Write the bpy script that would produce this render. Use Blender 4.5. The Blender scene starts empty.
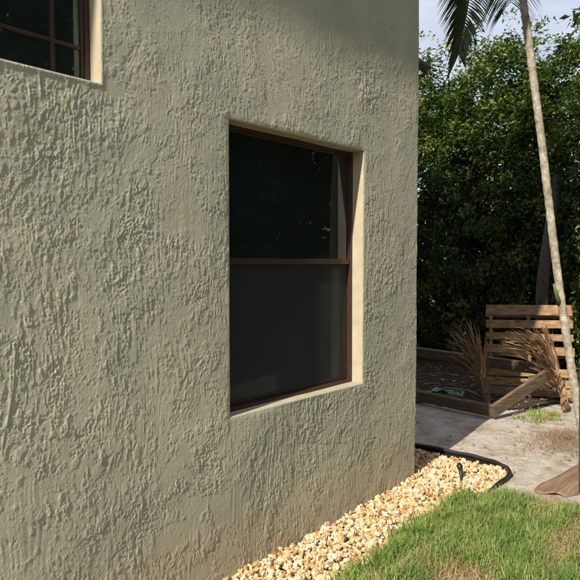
import bpy, bmesh, math, random
import numpy as np
from mathutils import Vector, Matrix

R = math.radians
scene = bpy.context.scene
col = scene.collection

# ------------------------------------------------------------------ camera
cam_d = bpy.data.cameras.new('camera')
cam_d.sensor_width = 36.0
cam_d.lens = 38.8
cam_d.clip_end = 2000
cam = bpy.data.objects.new('camera', cam_d)
cam.location = (2.35, 0.0, 1.60)
cam.rotation_euler = (R(90 - 2.47), 0, R(40.7))
col.objects.link(cam)
scene.camera = cam

# ------------------------------------------------------------------ light
SUN_TO = Vector((1.0, -8.0, 6.5)).normalized()      # towards the sun
SUN_EL = math.asin(SUN_TO.z)
SUN_AZ = math.atan2(SUN_TO.x, SUN_TO.y)
sun_d = bpy.data.lights.new('sun', 'SUN')
sun_d.energy = 5.0
sun_d.angle = R(0.5)
sun_d.color = (1.0, 0.90, 0.74)
sun = bpy.data.objects.new('sun', sun_d)
sun.rotation_euler = (-SUN_TO).to_track_quat('-Z', 'Y').to_euler()
sun.location = SUN_TO * 40
col.objects.link(sun)

world = bpy.data.worlds.new('World')
scene.world = world
world.use_nodes = True
wn, wl = world.node_tree.nodes, world.node_tree.links
wn.clear()
w_out = wn.new('ShaderNodeOutputWorld')
w_bg = wn.new('ShaderNodeBackground')
w_sky = wn.new('ShaderNodeTexSky')
w_sky.sky_type = 'NISHITA'
w_sky.sun_disc = False
w_sky.sun_elevation = SUN_EL
w_sky.sun_rotation = SUN_AZ
w_sky.air_density = 1.0
w_sky.dust_density = 1.5
w_sky.ozone_density = 1.0
w_tc = wn.new('ShaderNodeTexCoord')
w_map = wn.new('ShaderNodeMapping')
w_map.inputs['Scale'].default_value = (1.0, 1.0, 2.6)
w_noise = wn.new('ShaderNodeTexNoise')
w_noise.inputs['Scale'].default_value = 2.2
w_noise.inputs['Detail'].default_value = 7
w_noise.inputs['Roughness'].default_value = 0.55
w_ramp = wn.new('ShaderNodeValToRGB')
w_ramp.color_ramp.elements[0].position = 0.32
w_ramp.color_ramp.elements[0].color = (0.45, 0.45, 0.45, 1)
w_ramp.color_ramp.elements[1].position = 0.56
w_ramp.color_ramp.elements[1].color = (0.95, 0.95, 0.95, 1)
w_mix = wn.new('ShaderNodeMix')
w_mix.data_type = 'RGBA'
w_mix.inputs[7].default_value = (9.6, 10.1, 11.5, 1)
wl.new(w_tc.outputs['Generated'], w_map.inputs['Vector'])
wl.new(w_map.outputs['Vector'], w_noise.inputs['Vector'])
wl.new(w_noise.outputs['Fac'], w_ramp.inputs['Fac'])
wl.new(w_ramp.outputs['Color'], w_mix.inputs[0])
wl.new(w_sky.outputs['Color'], w_mix.inputs[6])
wl.new(w_mix.outputs[2], w_bg.inputs['Color'])
w_bg.inputs['Strength'].default_value = 0.063
wl.new(w_bg.outputs['Background'], w_out.inputs['Surface'])

scene.view_settings.view_transform = 'Standard'
scene.view_settings.look = 'None'
scene.view_settings.gamma = 1.0
scene.view_settings.use_curve_mapping = False
scene.view_settings.exposure = 0.62

rng = np.random.default_rng(11)
random.seed(5)

# ------------------------------------------------------------------ helpers
def link(o, parent=None):
    col.objects.link(o)
    if parent is not None:
        o.parent = parent
    return o

def tag(o, label=None, cat=None, group=None, kind=None):
    if label: o['label'] = label
    if cat: o['category'] = cat
    if group: o['group'] = group
    if kind: o['kind'] = kind
    return o

def empty(name, loc=(0, 0, 0), parent=None):
    o = bpy.data.objects.new(name, None)
    o.location = loc
    o.empty_display_size = 0.1
    return link(o, parent)

def np_mesh(name, verts, faces, mat=None, parent=None, smooth=False, attr=None, origin=None):
    """verts (n,3) array, faces (m,k) int array; attr = {name: per-vertex floats}.
    The verts are in world space; parents stay unrotated, so offsets are simply removed."""
    verts = np.asarray(verts, dtype=np.float64)
    faces = np.asarray(faces, dtype=np.int64)
    off = np.zeros(3)
    if parent is not None:
        p = parent
        while p is not None:
            off += np.array(p.location)
            p = p.parent
    o_loc = np.zeros(3) if origin is None else np.array(origin) - off
    v = verts - off - o_loc
    me = bpy.data.meshes.new(name)
    k = faces.shape[1]
    me.vertices.add(len(v)); me.vertices.foreach_set('co', v.astype(np.float32).ravel())
    me.loops.add(faces.size); me.loops.foreach_set('vertex_index', faces.astype(np.int32).ravel())
    me.polygons.add(len(faces))
    me.polygons.foreach_set('loop_start', np.arange(0, faces.size, k, dtype=np.int32))
    me.update(calc_edges=True)
    me.polygons.foreach_set('use_smooth', np.full(len(faces), smooth, dtype=bool))
    if attr:
        for an, av in attr.items():
            a = me.attributes.new(an, 'FLOAT', 'POINT')
            a.data.foreach_set('value', np.asarray(av, dtype=np.float32))
    me.validate()
    if mat: me.materials.append(mat)
    o = bpy.data.objects.new(name, me)
    o.location = o_loc
    return link(o, parent)

class MB:
    """collects pieces in world space and builds ONE mesh object"""
    def __init__(self): self.v = []; self.f = []; self.n = 0; self.a = []
    def add(self, verts, faces, a=0.5):
        self.v += [tuple(p) for p in verts]
        self.f += [tuple(i + self.n for i in f) for f in faces]
        self.a += [a] * len(verts)
        self.n += len(verts)
        return self
    def box(self, x0, x1, y0, y1, z0, z1):
        vs = [(x, y, z) for x in (x0, x1) for y in (y0, y1) for z in (z0, z1)]
        return self.add(vs, [(0, 1, 3, 2), (4, 6, 7, 5), (0, 4, 5, 1), (2, 3, 7, 6), (0, 2, 6, 4), (1, 5, 7, 3)])
    def obox(self, c, ax, ay, az, hx, hy, hz):
        c, ax, ay, az = Vector(c), Vector(ax), Vector(ay), Vector(az)
        vs = [c + ax * hx * i + ay * hy * j + az * hz * k for i in (-1, 1) for j in (-1, 1) for k in (-1, 1)]
        return self.add(vs, [(0, 1, 3, 2), (4, 6, 7, 5), (0, 4, 5, 1), (2, 3, 7, 6), (0, 2, 6, 4), (1, 5, 7, 3)])
    def tube(self, pts, radii, seg=8, cap=True):
        pts = [Vector(p) for p in pts]
        rings = []; up = Vector((0.31, 0.2, 1)).normalized()
        for i, p in enumerate(pts):
            t = (pts[min(i + 1, len(pts) - 1)] - pts[max(i - 1, 0)]).normalized()
            a = t.cross(up)
            if a.length < 1e-3: a = t.cross(Vector((1, 0, 0)))
            a.normalize(); b = t.cross(a).normalized()
            r = radii[i] if hasattr(radii, '__len__') else radii
            rings.append([p + (a * math.cos(q) + b * math.sin(q)) * r for q in [2 * math.pi * j / seg for j in range(seg)]])
        vs = [v for r in rings for v in r]
        fs = []
        for i in range(len(pts) - 1):
            for j in range(seg):
                fs.append((i * seg + j, i * seg + (j + 1) % seg, (i + 1) * seg + (j + 1) % seg, (i + 1) * seg + j))
        if cap:
            fs.append(tuple(range(seg))[::-1]); fs.append(tuple((len(pts) - 1) * seg + j for j in range(seg)))
        return self.add(vs, fs)
    def build(self, name, mat, parent=None, smooth=False, bevel=0.0, segs=2):
        off = Vector((0, 0, 0)); p = parent
        while p is not None:
            off += p.location; p = p.parent
        me = bpy.data.meshes.new(name)
        me.from_pydata([tuple(Vector(q) - off) for q in self.v], [], self.f)
        bm = bmesh.new(); bm.from_mesh(me)
        bmesh.ops.recalc_face_normals(bm, faces=bm.faces)
        if bevel > 0:
            bmesh.ops.bevel(bm, geom=list(bm.edges), offset=bevel, segments=segs, affect='EDGES', profile=0.5)
        bm.to_mesh(me); bm.free()
        for pl in me.polygons: pl.use_smooth = smooth
        if mat: me.materials.append(mat)
        return link(bpy.data.objects.new(name, me), parent)

# ------------------------------------------------------------------ materials
def new_mat(name):
    m = bpy.data.materials.new(name); m.use_nodes = True
    nt = m.node_tree
    return m, nt.nodes, nt.links, nt.nodes['Principled BSDF']

def ramp(n, stops):
    r = n.new('ShaderNodeValToRGB')
    e = r.color_ramp.elements
    while len(e) > 1: e.remove(e[-1])
    e[0].position = stops[0][0]; e[0].color = (*stops[0][1], 1)
    for p, c in stops[1:]:
        x = e.new(p); x.color = (*c, 1)
    return r

def noise_mat(name, stops, scale, rough=0.8, detail=6, bump=0.0, bscale=None, bdist=0.01, stretch=(1, 1, 1), spec=0.3, metallic=0.0, coord='Object'):
    m, n, l, b = new_mat(name)
    tc = n.new('ShaderNodeTexCoord'); mp = n.new('ShaderNodeMapping')
    mp.inputs['Scale'].default_value = stretch
    l.new(tc.outputs[coord], mp.inputs['Vector'])
    nz = n.new('ShaderNodeTexNoise'); nz.inputs['Scale'].default_value = scale; nz.inputs['Detail'].default_value = detail
    nz.inputs['Roughness'].default_value = 0.6
    l.new(mp.outputs['Vector'], nz.inputs['Vector'])
    r = ramp(n, stops)
    l.new(nz.outputs['Fac'], r.inputs['Fac'])
    l.new(r.outputs['Color'], b.inputs['Base Color'])
    b.inputs['Roughness'].default_value = rough
    b.inputs['Specular IOR Level'].default_value = spec
    b.inputs['Metallic'].default_value = metallic
    if bump > 0:
        nb = n.new('ShaderNodeTexNoise'); nb.inputs['Scale'].default_value = bscale or scale * 4; nb.inputs['Detail'].default_value = 5
        l.new(mp.outputs['Vector'], nb.inputs['Vector'])
        bp = n.new('ShaderNodeBump'); bp.inputs['Strength'].default_value = bump; bp.inputs['Distance'].default_value = bdist
        l.new(nb.outputs['Fac'], bp.inputs['Height']); l.new(bp.outputs['Normal'], b.inputs['Normal'])
    return m

def attr_mat(name, stops, rough=0.5, trans=0.0, trans_col=None, spec=0.4, attr='var', grain=0.0):
    m, n, l, b = new_mat(name)
    a = n.new('ShaderNodeAttribute'); a.attribute_name = attr
    r = ramp(n, stops)
    l.new(a.outputs['Fac'], r.inputs['Fac'])
    colo = r.outputs['Color']
    if grain > 0:
        tc = n.new('ShaderNodeTexCoord'); nz = n.new('ShaderNodeTexNoise'); nz.inputs['Scale'].default_value = grain; nz.inputs['Detail'].default_value = 4
        l.new(tc.outputs['Object'], nz.inputs['Vector'])
        rr = ramp(n, [(0.3, (0.6, 0.55, 0.5)), (0.65, (1.15, 1.12, 1.1))])
        l.new(nz.outputs['Fac'], rr.inputs['Fac'])
        mx = n.new('ShaderNodeMix'); mx.data_type = 'RGBA'; mx.blend_type = 'MULTIPLY'; mx.inputs[0].default_value = 1
        l.new(colo, mx.inputs[6]); l.new(rr.outputs['Color'], mx.inputs[7]); colo = mx.outputs[2]
    l.new(colo, b.inputs['Base Color'])
    b.inputs['Roughness'].default_value = rough
    b.inputs['Specular IOR Level'].default_value = spec
    if trans > 0:
        t = n.new('ShaderNodeBsdfTranslucent')
        mx = n.new('ShaderNodeMix'); mx.data_type = 'RGBA'; mx.blend_type = 'MULTIPLY'; mx.inputs[0].default_value = 1
        l.new(colo, mx.inputs[6]); mx.inputs[7].default_value = (*(trans_col or (1.5, 1.7, 0.6)), 1)
        l.new(mx.outputs[2], t.inputs['Color'])
        ms = n.new('ShaderNodeMixShader'); ms.inputs[0].default_value = trans
        l.new(b.outputs['BSDF'], ms.inputs[1]); l.new(t.outputs['BSDF'], ms.inputs[2])
        l.new(ms.outputs['Shader'], n['Material Output'].inputs['Surface'])
    return m

def stucco_mat():
    m, n, l, b = new_mat('stucco_paint')
    tc = n.new('ShaderNodeTexCoord')
    nz = n.new('ShaderNodeTexNoise'); nz.inputs['Scale'].default_value = 1.7; nz.inputs['Detail'].default_value = 8; nz.inputs['Roughness'].default_value = 0.65
    l.new(tc.outputs['Object'], nz.inputs['Vector'])
    r = ramp(n, [(0.30, (0.395, 0.405, 0.322)), (0.50, (0.458, 0.458, 0.358)), (0.70, (0.525, 0.508, 0.386))])
    l.new(nz.outputs['Fac'], r.inputs['Fac'])
    # warm bounce light painted into the wall colour near the ground, speckled like soil
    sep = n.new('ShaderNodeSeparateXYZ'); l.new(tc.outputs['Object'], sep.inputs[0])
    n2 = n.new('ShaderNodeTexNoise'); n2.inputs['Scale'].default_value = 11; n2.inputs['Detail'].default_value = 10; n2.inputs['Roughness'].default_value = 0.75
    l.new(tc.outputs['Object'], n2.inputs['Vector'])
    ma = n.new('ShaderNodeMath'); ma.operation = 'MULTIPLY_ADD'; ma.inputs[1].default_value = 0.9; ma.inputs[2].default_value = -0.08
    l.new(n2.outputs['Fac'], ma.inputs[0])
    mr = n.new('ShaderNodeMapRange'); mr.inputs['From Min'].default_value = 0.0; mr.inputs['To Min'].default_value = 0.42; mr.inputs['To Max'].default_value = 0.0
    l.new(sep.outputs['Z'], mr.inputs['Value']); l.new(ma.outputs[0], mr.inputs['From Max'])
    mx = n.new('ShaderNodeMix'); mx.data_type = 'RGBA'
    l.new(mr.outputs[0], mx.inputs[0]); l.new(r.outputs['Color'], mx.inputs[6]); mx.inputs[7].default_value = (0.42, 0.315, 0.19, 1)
    l.new(mx.outputs[2], b.inputs['Base Color'])
    b.inputs['Roughness'].default_value = 0.85; b.inputs['Specular IOR Level'].default_value = 0.2
    # fine trowel grain: vertical drags, grit, and little craters, stronger in some patches than in others
    mp = n.new('ShaderNodeMapping'); mp.inputs['Scale'].default_value = (1, 1, 0.42); l.new(tc.outputs['Object'], mp.inputs[0])
    g = n.new('ShaderNodeTexNoise'); g.inputs['Scale'].default_value = 120; g.inputs['Detail'].default_value = 5; g.inputs['Roughness'].default_value = 0.66; g.inputs['Distortion'].default_value = 0.6
    l.new(mp.outputs[0], g.inputs['Vector'])
    pm = n.new('ShaderNodeTexNoise'); pm.inputs['Scale'].default_value = 5.5; pm.inputs['Detail'].default_value = 4
    l.new(tc.outputs['Object'], pm.inputs['Vector'])
    pr = n.new('ShaderNodeMapRange'); pr.inputs['From Min'].default_value = 0.38; pr.inputs['From Max'].default_value = 0.66; pr.inputs['To Min'].default_value = 0.25; pr.inputs['To Max'].default_value = 1.0
    l.new(pm.outputs['Fac'], pr.inputs['Value'])
    mu = n.new('ShaderNodeMath'); mu.operation = 'MULTIPLY'; l.new(g.outputs['Fac'], mu.inputs[0]); l.new(pr.outputs[0], mu.inputs[1])
    g2 = n.new('ShaderNodeTexNoise'); g2.inputs['Scale'].default_value = 270; g2.inputs['Detail'].default_value = 2
    l.new(tc.outputs['Object'], g2.inputs['Vector'])
    ad = n.new('ShaderNodeMath'); ad.operation = 'MULTIPLY_ADD'; ad.inputs[1].default_value = 0.42; l.new(g2.outputs['Fac'], ad.inputs[0]); l.new(mu.outputs[0], ad.inputs[2])
    bp = n.new('ShaderNodeBump'); bp.inputs['Strength'].default_value = 1.0; bp.inputs['Distance'].default_value = 0.0060
    l.new(ad.outputs[0], bp.inputs['Height']); l.new(bp.outputs['Normal'], b.inputs['Normal'])
    return m

def glass_mat(name, dust):
    m, n, l, b = new_mat(name)
    n.remove(b)
    tr = n.new('ShaderNodeBsdfTransparent'); tr.inputs[0].default_value = (0.42, 0.56, 0.53, 1)
    gl = n.new('ShaderNodeBsdfGlossy'); gl.inputs['Roughness'].default_value = 0.012; gl.inputs[0].default_value = (0.9, 0.95, 0.95, 1)
    tc = n.new('ShaderNodeTexCoord'); nz = n.new('ShaderNodeTexNoise'); nz.inputs['Scale'].default_value = 1.4; nz.inputs['Detail'].default_value = 1
    l.new(tc.outputs['Object'], nz.inputs['Vector'])
    bp = n.new('ShaderNodeBump'); bp.inputs['Strength'].default_value = 0.06; bp.inputs['Distance'].default_value = 0.05
    l.new(nz.outputs['Fac'], bp.inputs['Height']); l.new(bp.outputs['Normal'], gl.inputs['Normal'])
    fr = n.new('ShaderNodeFresnel'); fr.inputs['IOR'].default_value = 1.55
    ms = n.new('ShaderNodeMixShader')
    l.new(fr.outputs[0], ms.inputs[0]); l.new(tr.outputs[0], ms.inputs[1]); l.new(gl.outputs[0], ms.inputs[2])
    df = n.new('ShaderNodeBsdfDiffuse'); df.inputs[0].default_value = (0.34, 0.46, 0.45, 1)
    m2 = n.new('ShaderNodeMixShader'); m2.inputs[0].default_value = dust
    l.new(ms.outputs[0], m2.inputs[1]); l.new(df.outputs[0], m2.inputs[2])
    l.new(m2.outputs[0], n['Material Output'].inputs['Surface'])
    return m

M = {}
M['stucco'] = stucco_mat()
M['cream'] = noise_mat('cream_reveal_paint', [(0.3, (0.35, 0.305, 0.225)), (0.7, (0.44, 0.39, 0.29))], 9, 0.75, bump=0.4, bscale=120, bdist=0.002)
M['brown'] = noise_mat('brown_aluminium', [(0.35, (0.034, 0.016, 0.011)), (0.7, (0.055, 0.026, 0.018))], 25, 0.42, spec=0.5)
M['glass'] = glass_mat('window_glass', 0.030)
M['dusty_glass'] = glass_mat('dusty_window_glass', 0.055)
M['blind'] = noise_mat('blind_slat', [(0.3, (0.5, 0.52, 0.5)), (0.7, (0.6, 0.62, 0.6))], 8, 0.6)
M['room'] = noise_mat('room_paint', [(0.3, (0.25, 0.24, 0.22)), (0.7, (0.3, 0.29, 0.27))], 3, 0.9)
def screen_mat():
    m, n, l, b = new_mat('insect_screen')
    b.inputs['Base Color'].default_value = (0.038, 0.044, 0.047, 1); b.inputs['Roughness'].default_value = 0.7
    tr = n.new('ShaderNodeBsdfTransparent'); ms = n.new('ShaderNodeMixShader')
    tc = n.new('ShaderNodeTexCoord'); nz = n.new('ShaderNodeTexNoise'); nz.inputs['Scale'].default_value = 6; nz.inputs['Detail'].default_value = 5
    l.new(tc.outputs['Object'], nz.inputs['Vector'])
    mr = n.new('ShaderNodeMapRange'); mr.inputs['To Min'].default_value = 0.22; mr.inputs['To Max'].default_value = 0.40; l.new(nz.outputs['Fac'], mr.inputs['Value'])
    l.new(mr.outputs[0], ms.inputs[0]); l.new(tr.outputs[0], ms.inputs[1]); l.new(b.outputs[0], ms.inputs[2])
    l.new(ms.outputs[0], n['Material Output'].inputs['Surface'])
    return m
M['screen'] = screen_mat()
M['black'] = noise_mat('black_plastic', [(0.3, (0.008, 0.008, 0.009)), (0.7, (0.018, 0.017, 0.017))], 40, 0.45, spec=0.4)
M['lampdark'] = noise_mat('lamp_metal', [(0.3, (0.03, 0.028, 0.035)), (0.7, (0.05, 0.046, 0.055))], 30, 0.4, spec=0.5)
M['lampglass'] = noise_mat('lamp_lens', [(0.3, (0.35, 0.28, 0.1)), (0.7, (0.45, 0.38, 0.15))], 30, 0.2, spec=0.5)
M['roof'] = noise_mat('roof_membrane', [(0.3, (0.2, 0.19, 0.18)), (0.7, (0.28, 0.27, 0.26))], 4, 0.9)
M['pallet'] = noise_mat('pallet_wood', [(0.28, (0.075, 0.045, 0.026)), (0.42, (0.20, 0.12, 0.066)), (0.55, (0.27, 0.17, 0.095)), (0.72, (0.37, 0.26, 0.16))], 3.2, 0.8, stretch=(3, 3, 9), bump=0.5, bscale=16, bdist=0.004)
M['timber'] = noise_mat('weathered_timber', [(0.25, (0.05, 0.035, 0.024)), (0.5, (0.11, 0.078, 0.052)), (0.75, (0.19, 0.14, 0.095))], 5, 0.85, stretch=(2, 2, 12), bump=0.6, bscale=14, bdist=0.006)
M['bark'] = noise_mat('tree_bark', [(0.3, (0.03, 0.025, 0.02)), (0.7, (0.09, 0.075, 0.06))], 12, 0.9, stretch=(2, 2, 0.5), bump=0.8, bscale=25, bdist=0.01)
M['green'] = noise_mat('green_plastic', [(0.3, (0.016, 0.045, 0.038)), (0.7, (0.022, 0.06, 0.05))], 20, 0.5, spec=0.4)
M['sheath'] = noise_mat('palm_sheath', [(0.25, (0.10, 0.06, 0.035)), (0.5, (0.20, 0.125, 0.085)), (0.75, (0.30, 0.21, 0.15))], 6, 0.7, stretch=(6, 0.8, 4), bump=0.4, bscale=30, bdist=0.004)
M['plastic'] = noise_mat('pale_plastic', [(0.35, (0.05, 0.11, 0.11)), (0.7, (0.26, 0.33, 0.33))], 6, 0.4, spec=0.5)
M['stick'] = noise_mat('dry_stick', [(0.3, (0.15, 0.12, 0.09)), (0.7, (0.30, 0.25, 0.2))], 30, 0.9)
M['leaf'] = attr_mat('hedge_leaf', [(0.0, (0.016, 0.036, 0.009)), (0.45, (0.044, 0.085, 0.015)), (0.75, (0.12, 0.175, 0.028)), (1.0, (0.23, 0.23, 0.045))], rough=0.40, trans=0.25, trans_col=(1.6, 1.8, 0.7))
M['bigleaf'] = attr_mat('broad_leaf', [(0.0, (0.022, 0.045, 0.012)), (1.0, (0.05, 0.09, 0.022))], rough=0.4, trans=0.25)
M['frond'] = attr_mat('palm_leaflet', [(0.0, (0.032, 0.050, 0.016)), (1.0, (0.075, 0.10, 0.032))], rough=0.4, trans=0.2)
M['rachis'] = noise_mat('palm_rachis', [(0.3, (0.08, 0.10, 0.03)), (0.7, (0.14, 0.16, 0.06))], 9, 0.5)
M['dryfrond'] = attr_mat('dry_palm_leaflet', [(0.0, (0.12, 0.065, 0.035)), (0.5, (0.26, 0.155, 0.08)), (1.0, (0.44, 0.30, 0.18))], rough=0.75, trans=0.1, trans_col=(1.2, 1.0, 0.8))
M['grass'] = attr_mat('grass_blade', [(0.0, (0.38, 0.29, 0.13)), (0.22, (0.33, 0.28, 0.10)), (0.30, (0.28, 0.33, 0.095)), (0.65, (0.165, 0.265, 0.064)), (1.0, (0.10, 0.19, 0.042))], rough=0.5, trans=0.28, trans_col=(1.4, 1.5, 0.7))
M['straw'] = attr_mat('dry_straw', [(0.0, (0.14, 0.09, 0.05)), (0.5, (0.28, 0.19, 0.11)), (1.0, (0.42, 0.31, 0.19))], rough=0.85)
M['litter'] = attr_mat('leaf_litter', [(0.0, (0.10, 0.06, 0.035)), (0.5, (0.20, 0.125, 0.08)), (1.0, (0.34, 0.26, 0.18))], rough=0.85)
M['pebble'] = attr_mat('river_pebble', [(0.0, (0.13, 0.07, 0.035)), (0.12, (0.33, 0.175, 0.07)), (0.32, (0.53, 0.34, 0.15)), (0.56, (0.60, 0.45, 0.26)), (0.80, (0.66, 0.59, 0.46)), (1.0, (0.50, 0.46, 0.40))], rough=0.6, spec=0.35, grain=55)

def palm_bark():
    m, n, l, b = new_mat('palm_bark')
    tc = n.new('ShaderNodeTexCoord')
    nz = n.new('ShaderNodeTexNoise'); nz.inputs['Scale'].default_value = 13; nz.inputs['Detail'].default_value = 8; nz.inputs['Roughness'].default_value = 0.75
    l.new(tc.outputs['Object'], nz.inputs['Vector'])
    r = ramp(n, [(0.32, (0.09, 0.075, 0.055)), (0.45, (0.24, 0.21, 0.165)), (0.55, (0.34, 0.31, 0.255)), (0.66, (0.50, 0.475, 0.41))])
    l.new(nz.outputs['Fac'], r.inputs['Fac']); l.new(r.outputs['Color'], b.inputs['Base Color'])
    b.inputs['Roughness'].default_value = 0.85; b.inputs['Specular IOR Level'].default_value = 0.2
    mp = n.new('ShaderNodeMapping'); mp.inputs['Scale'].default_value = (3, 3, 40); l.new(tc.outputs['Object'], mp.inputs[0])
    n2 = n.new('ShaderNodeTexNoise'); n2.inputs['Scale'].default_value = 2; n2.inputs['Detail'].default_value = 4; l.new(mp.outputs[0], n2.inputs['Vector'])
    bp = n.new('ShaderNodeBump'); bp.inputs['Strength'].default_value = 0.5; bp.inputs['Distance'].default_value = 0.006
    l.new(n2.outputs['Fac'], bp.inputs['Height']); l.new(bp.outputs['Normal'], b.inputs['Normal'])
    return m
M['palmbark'] = palm_bark()

def slab_mat():
    m, n, l, b = new_mat('packed_sandy_ground')
    tc = n.new('ShaderNodeTexCoord')
    nz = n.new('ShaderNodeTexNoise'); nz.inputs['Scale'].default_value = 3.4; nz.inputs['Detail'].default_value = 10; nz.inputs['Roughness'].default_value = 0.68
    l.new(tc.outputs['Object'], nz.inputs['Vector'])
    r = ramp(n, [(0.30, (0.20, 0.145, 0.105)), (0.40, (0.31, 0.265, 0.22)), (0.50, (0.36, 0.33, 0.29)), (0.68, (0.43, 0.405, 0.37))])
    l.new(nz.outputs['Fac'], r.inputs['Fac'])
    n2 = n.new('ShaderNodeTexNoise'); n2.inputs['Scale'].default_value = 38; n2.inputs['Detail'].default_value = 5
    l.new(tc.outputs['Object'], n2.inputs['Vector'])
    r2 = ramp(n, [(0.27, (0.55, 0.46, 0.4)), (0.40, (0.96, 0.95, 0.94)), (0.7, (1.1, 1.09, 1.08))])
    l.new(n2.outputs['Fac'], r2.inputs['Fac'])
    mx = n.new('ShaderNodeMix'); mx.data_type = 'RGBA'; mx.blend_type = 'MULTIPLY'; mx.inputs[0].default_value = 1
    l.new(r.outputs['Color'], mx.inputs[6]); l.new(r2.outputs['Color'], mx.inputs[7])
    n3 = n.new('ShaderNodeTexNoise'); n3.inputs['Scale'].default_value = 7; n3.inputs['Detail'].default_value = 9; n3.inputs['Roughness'].default_value = 0.72; n3.inputs['Distortion'].default_value = 0.8
    l.new(tc.outputs['Object'], n3.inputs['Vector'])
    r3 = ramp(n, [(0.36, (0.62, 0.56, 0.52)), (0.47, (0.95, 0.94, 0.94)), (0.6, (1.04, 1.05, 1.07))])
    l.new(n3.outputs['Fac'], r3.inputs['Fac'])
    m3 = n.new('ShaderNodeMix'); m3.data_type = 'RGBA'; m3.blend_type = 'MULTIPLY'; m3.inputs[0].default_value = 1
    l.new(mx.outputs[2], m3.inputs[6]); l.new(r3.outputs['Color'], m3.inputs[7])
    l.new(m3.outputs[2], b.inputs['Base Color'])
    b.inputs['Roughness'].default_value = 0.92; b.inputs['Specular IOR Level'].default_value = 0.15
    bp = n.new('ShaderNodeBump'); bp.inputs['Strength'].default_value = 0.6; bp.inputs['Distance'].default_value = 0.01
    l.new(n2.outputs['Fac'], bp.inputs['Height']); l.new(bp.outputs['Normal'], b.inputs['Normal'])
    return m
M['slab'] = slab_mat()
M['soil'] = noise_mat('lawn_soil', [(0.3, (0.16, 0.115, 0.06)), (0.5, (0.25, 0.19, 0.10)), (0.7, (0.34, 0.26, 0.15))], 14, 0.95, bump=0.6, bscale=70, bdist=0.01, spec=0.1)
M['mulch'] = noise_mat('dark_humus', [(0.3, (0.022, 0.016, 0.011)), (0.5, (0.05, 0.037, 0.026)), (0.68, (0.11, 0.085, 0.06))], 16, 0.95, bump=0.8, bscale=60, bdist=0.02, spec=0.1)
M['meadow'] = noise_mat('ground_cover', [(0.3, (0.05, 0.075, 0.02)), (0.5, (0.08, 0.12, 0.03)), (0.7, (0.16, 0.15, 0.06))], 3, 0.95, bump=0.5, bscale=60, bdist=0.02, spec=0.1)

# ------------------------------------------------------------------ ground
GX = 0.57                      # gravel bed outer edge beside the wall
def sheet(name, pts, z, mat, step=None):
    v = [(x, y, z) for x, y in pts]
    me = bpy.data.meshes.new(name); me.from_pydata(v, [], [tuple(range(len(v)))]); me.materials.append(mat)
    o = link(bpy.data.objects.new(name, me))
    tag(o, kind='structure')
    return o
sheet('ground', [(-400, -400), (400, -400), (400, 400), (-400, 400)], -0.16, M['meadow'])

def wavy_grid(name, x0, x1, y0, y1, st, zf, mat, inside=None):
    xs = np.arange(x0, x1 + st / 2, st); ys = np.arange(y0, y1 + st / 2, st)
    X, Y = np.meshgrid(xs, ys, indexing='ij')
    Z = zf(X, Y)
    idx = np.arange(X.size).reshape(X.shape)
    f = np.stack([idx[:-1, :-1], idx[1:, :-1], idx[1:, 1:], idx[:-1, 1:]], -1).reshape(-1, 4)
    if inside is not None:
        cx = (X[:-1, :-1] + st / 2).ravel(); cy = (Y[:-1, :-1] + st / 2).ravel()
        f = f[inside(cx, cy)]
    o = np_mesh(name, np.stack([X, Y, Z], -1).reshape(-1, 3), f, mat, smooth=True)
    tag(o, kind='structure')
    return o
def bumps(X, Y):
    return 0.008 * np.sin(X * 3.1 + 1.2 * np.sin(Y * 2.3)) + 0.006 * np.sin(Y * 4.7 + 2 * np.sin(X * 1.9)) + 0.004 * np.sin(X * 11 + Y * 7)
def yard_z(X, Y):
    bed = (Y < 4.815) & (X < 0.59) & ~((X > 0.32) & (Y > 4.56) & ((X - 0.32) ** 2 + (Y - 4.56) ** 2 > 0.262 ** 2))
    return 0.3 * bumps(X, Y) - 0.006 - np.where(bed, 0.105, 0.0)
wavy_grid('packed_dirt_yard', -7.0, 5.0, 4.0, 13.0, 0.05, yard_z, M['slab'])
def mulch_in(x, y):
    return y > 6.42 + 0.06 * np.sin(x * 7) + 0.05 * np.sin(x * 17 + 1) + np.clip(x + 0.45, 0, 9) * 1.7
wavy_grid('dark_soil_under_hedge', -7.0, 2.6, 6.2, 12.9, 0.04, lambda X, Y: yard_z(X, Y) + 0.004 + 0.012 * np.abs(np.sin(X * 23 + 3 * np.sin(Y * 11)) * np.sin(Y * 19)), M['mulch'], mulch_in)
def lawn_z(X, Y):
    edge = np.clip((X - 0.60) / 0.12, 0, 1) * np.clip((4.55 - Y) / 0.5, 0, 1)
    return bumps(X, Y) * 0.6 * edge + 0.012 * edge - 0.045 * (1 - edge)
wavy_grid('lawn_ground', 0.60, 6.0, -5.0, 4.6, 0.05, lawn_z, M['soil'])

# gravel bed base
sheet('gravel_bed_base', [(-6, 4.17), (0.02, 4.17), (0.02, -4.5), (GX, -4.5), (GX + .015, 4.55), (0.53, 4.7), (0.40, 4.80), (-0.02, 4.82), (-6, 4.82)], -0.100,
      noise_mat('gravel_soil', [(0.3, (0.16, 0.10, 0.05)), (0.7, (0.30, 0.2, 0.1))], 30, 0.95))

# ------------------------------------------------------------------ house
house = empty('house', (0, 0, 0))
tag(house, 'sage stucco house wall with brown framed windows, corner in the middle', 'house')

YC = 4.205          # rear corner
H = 6.48
Y_MIN, X_BACK = -5.0, -8.0
W1 = (2.254, 3.478, 0.795, 2.338)       # y0 y1 z0 z1  tall window
W2 = (0.20, 1.510, 2.36, 3.66)          # high window near the camera
REV = 0.085

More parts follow.
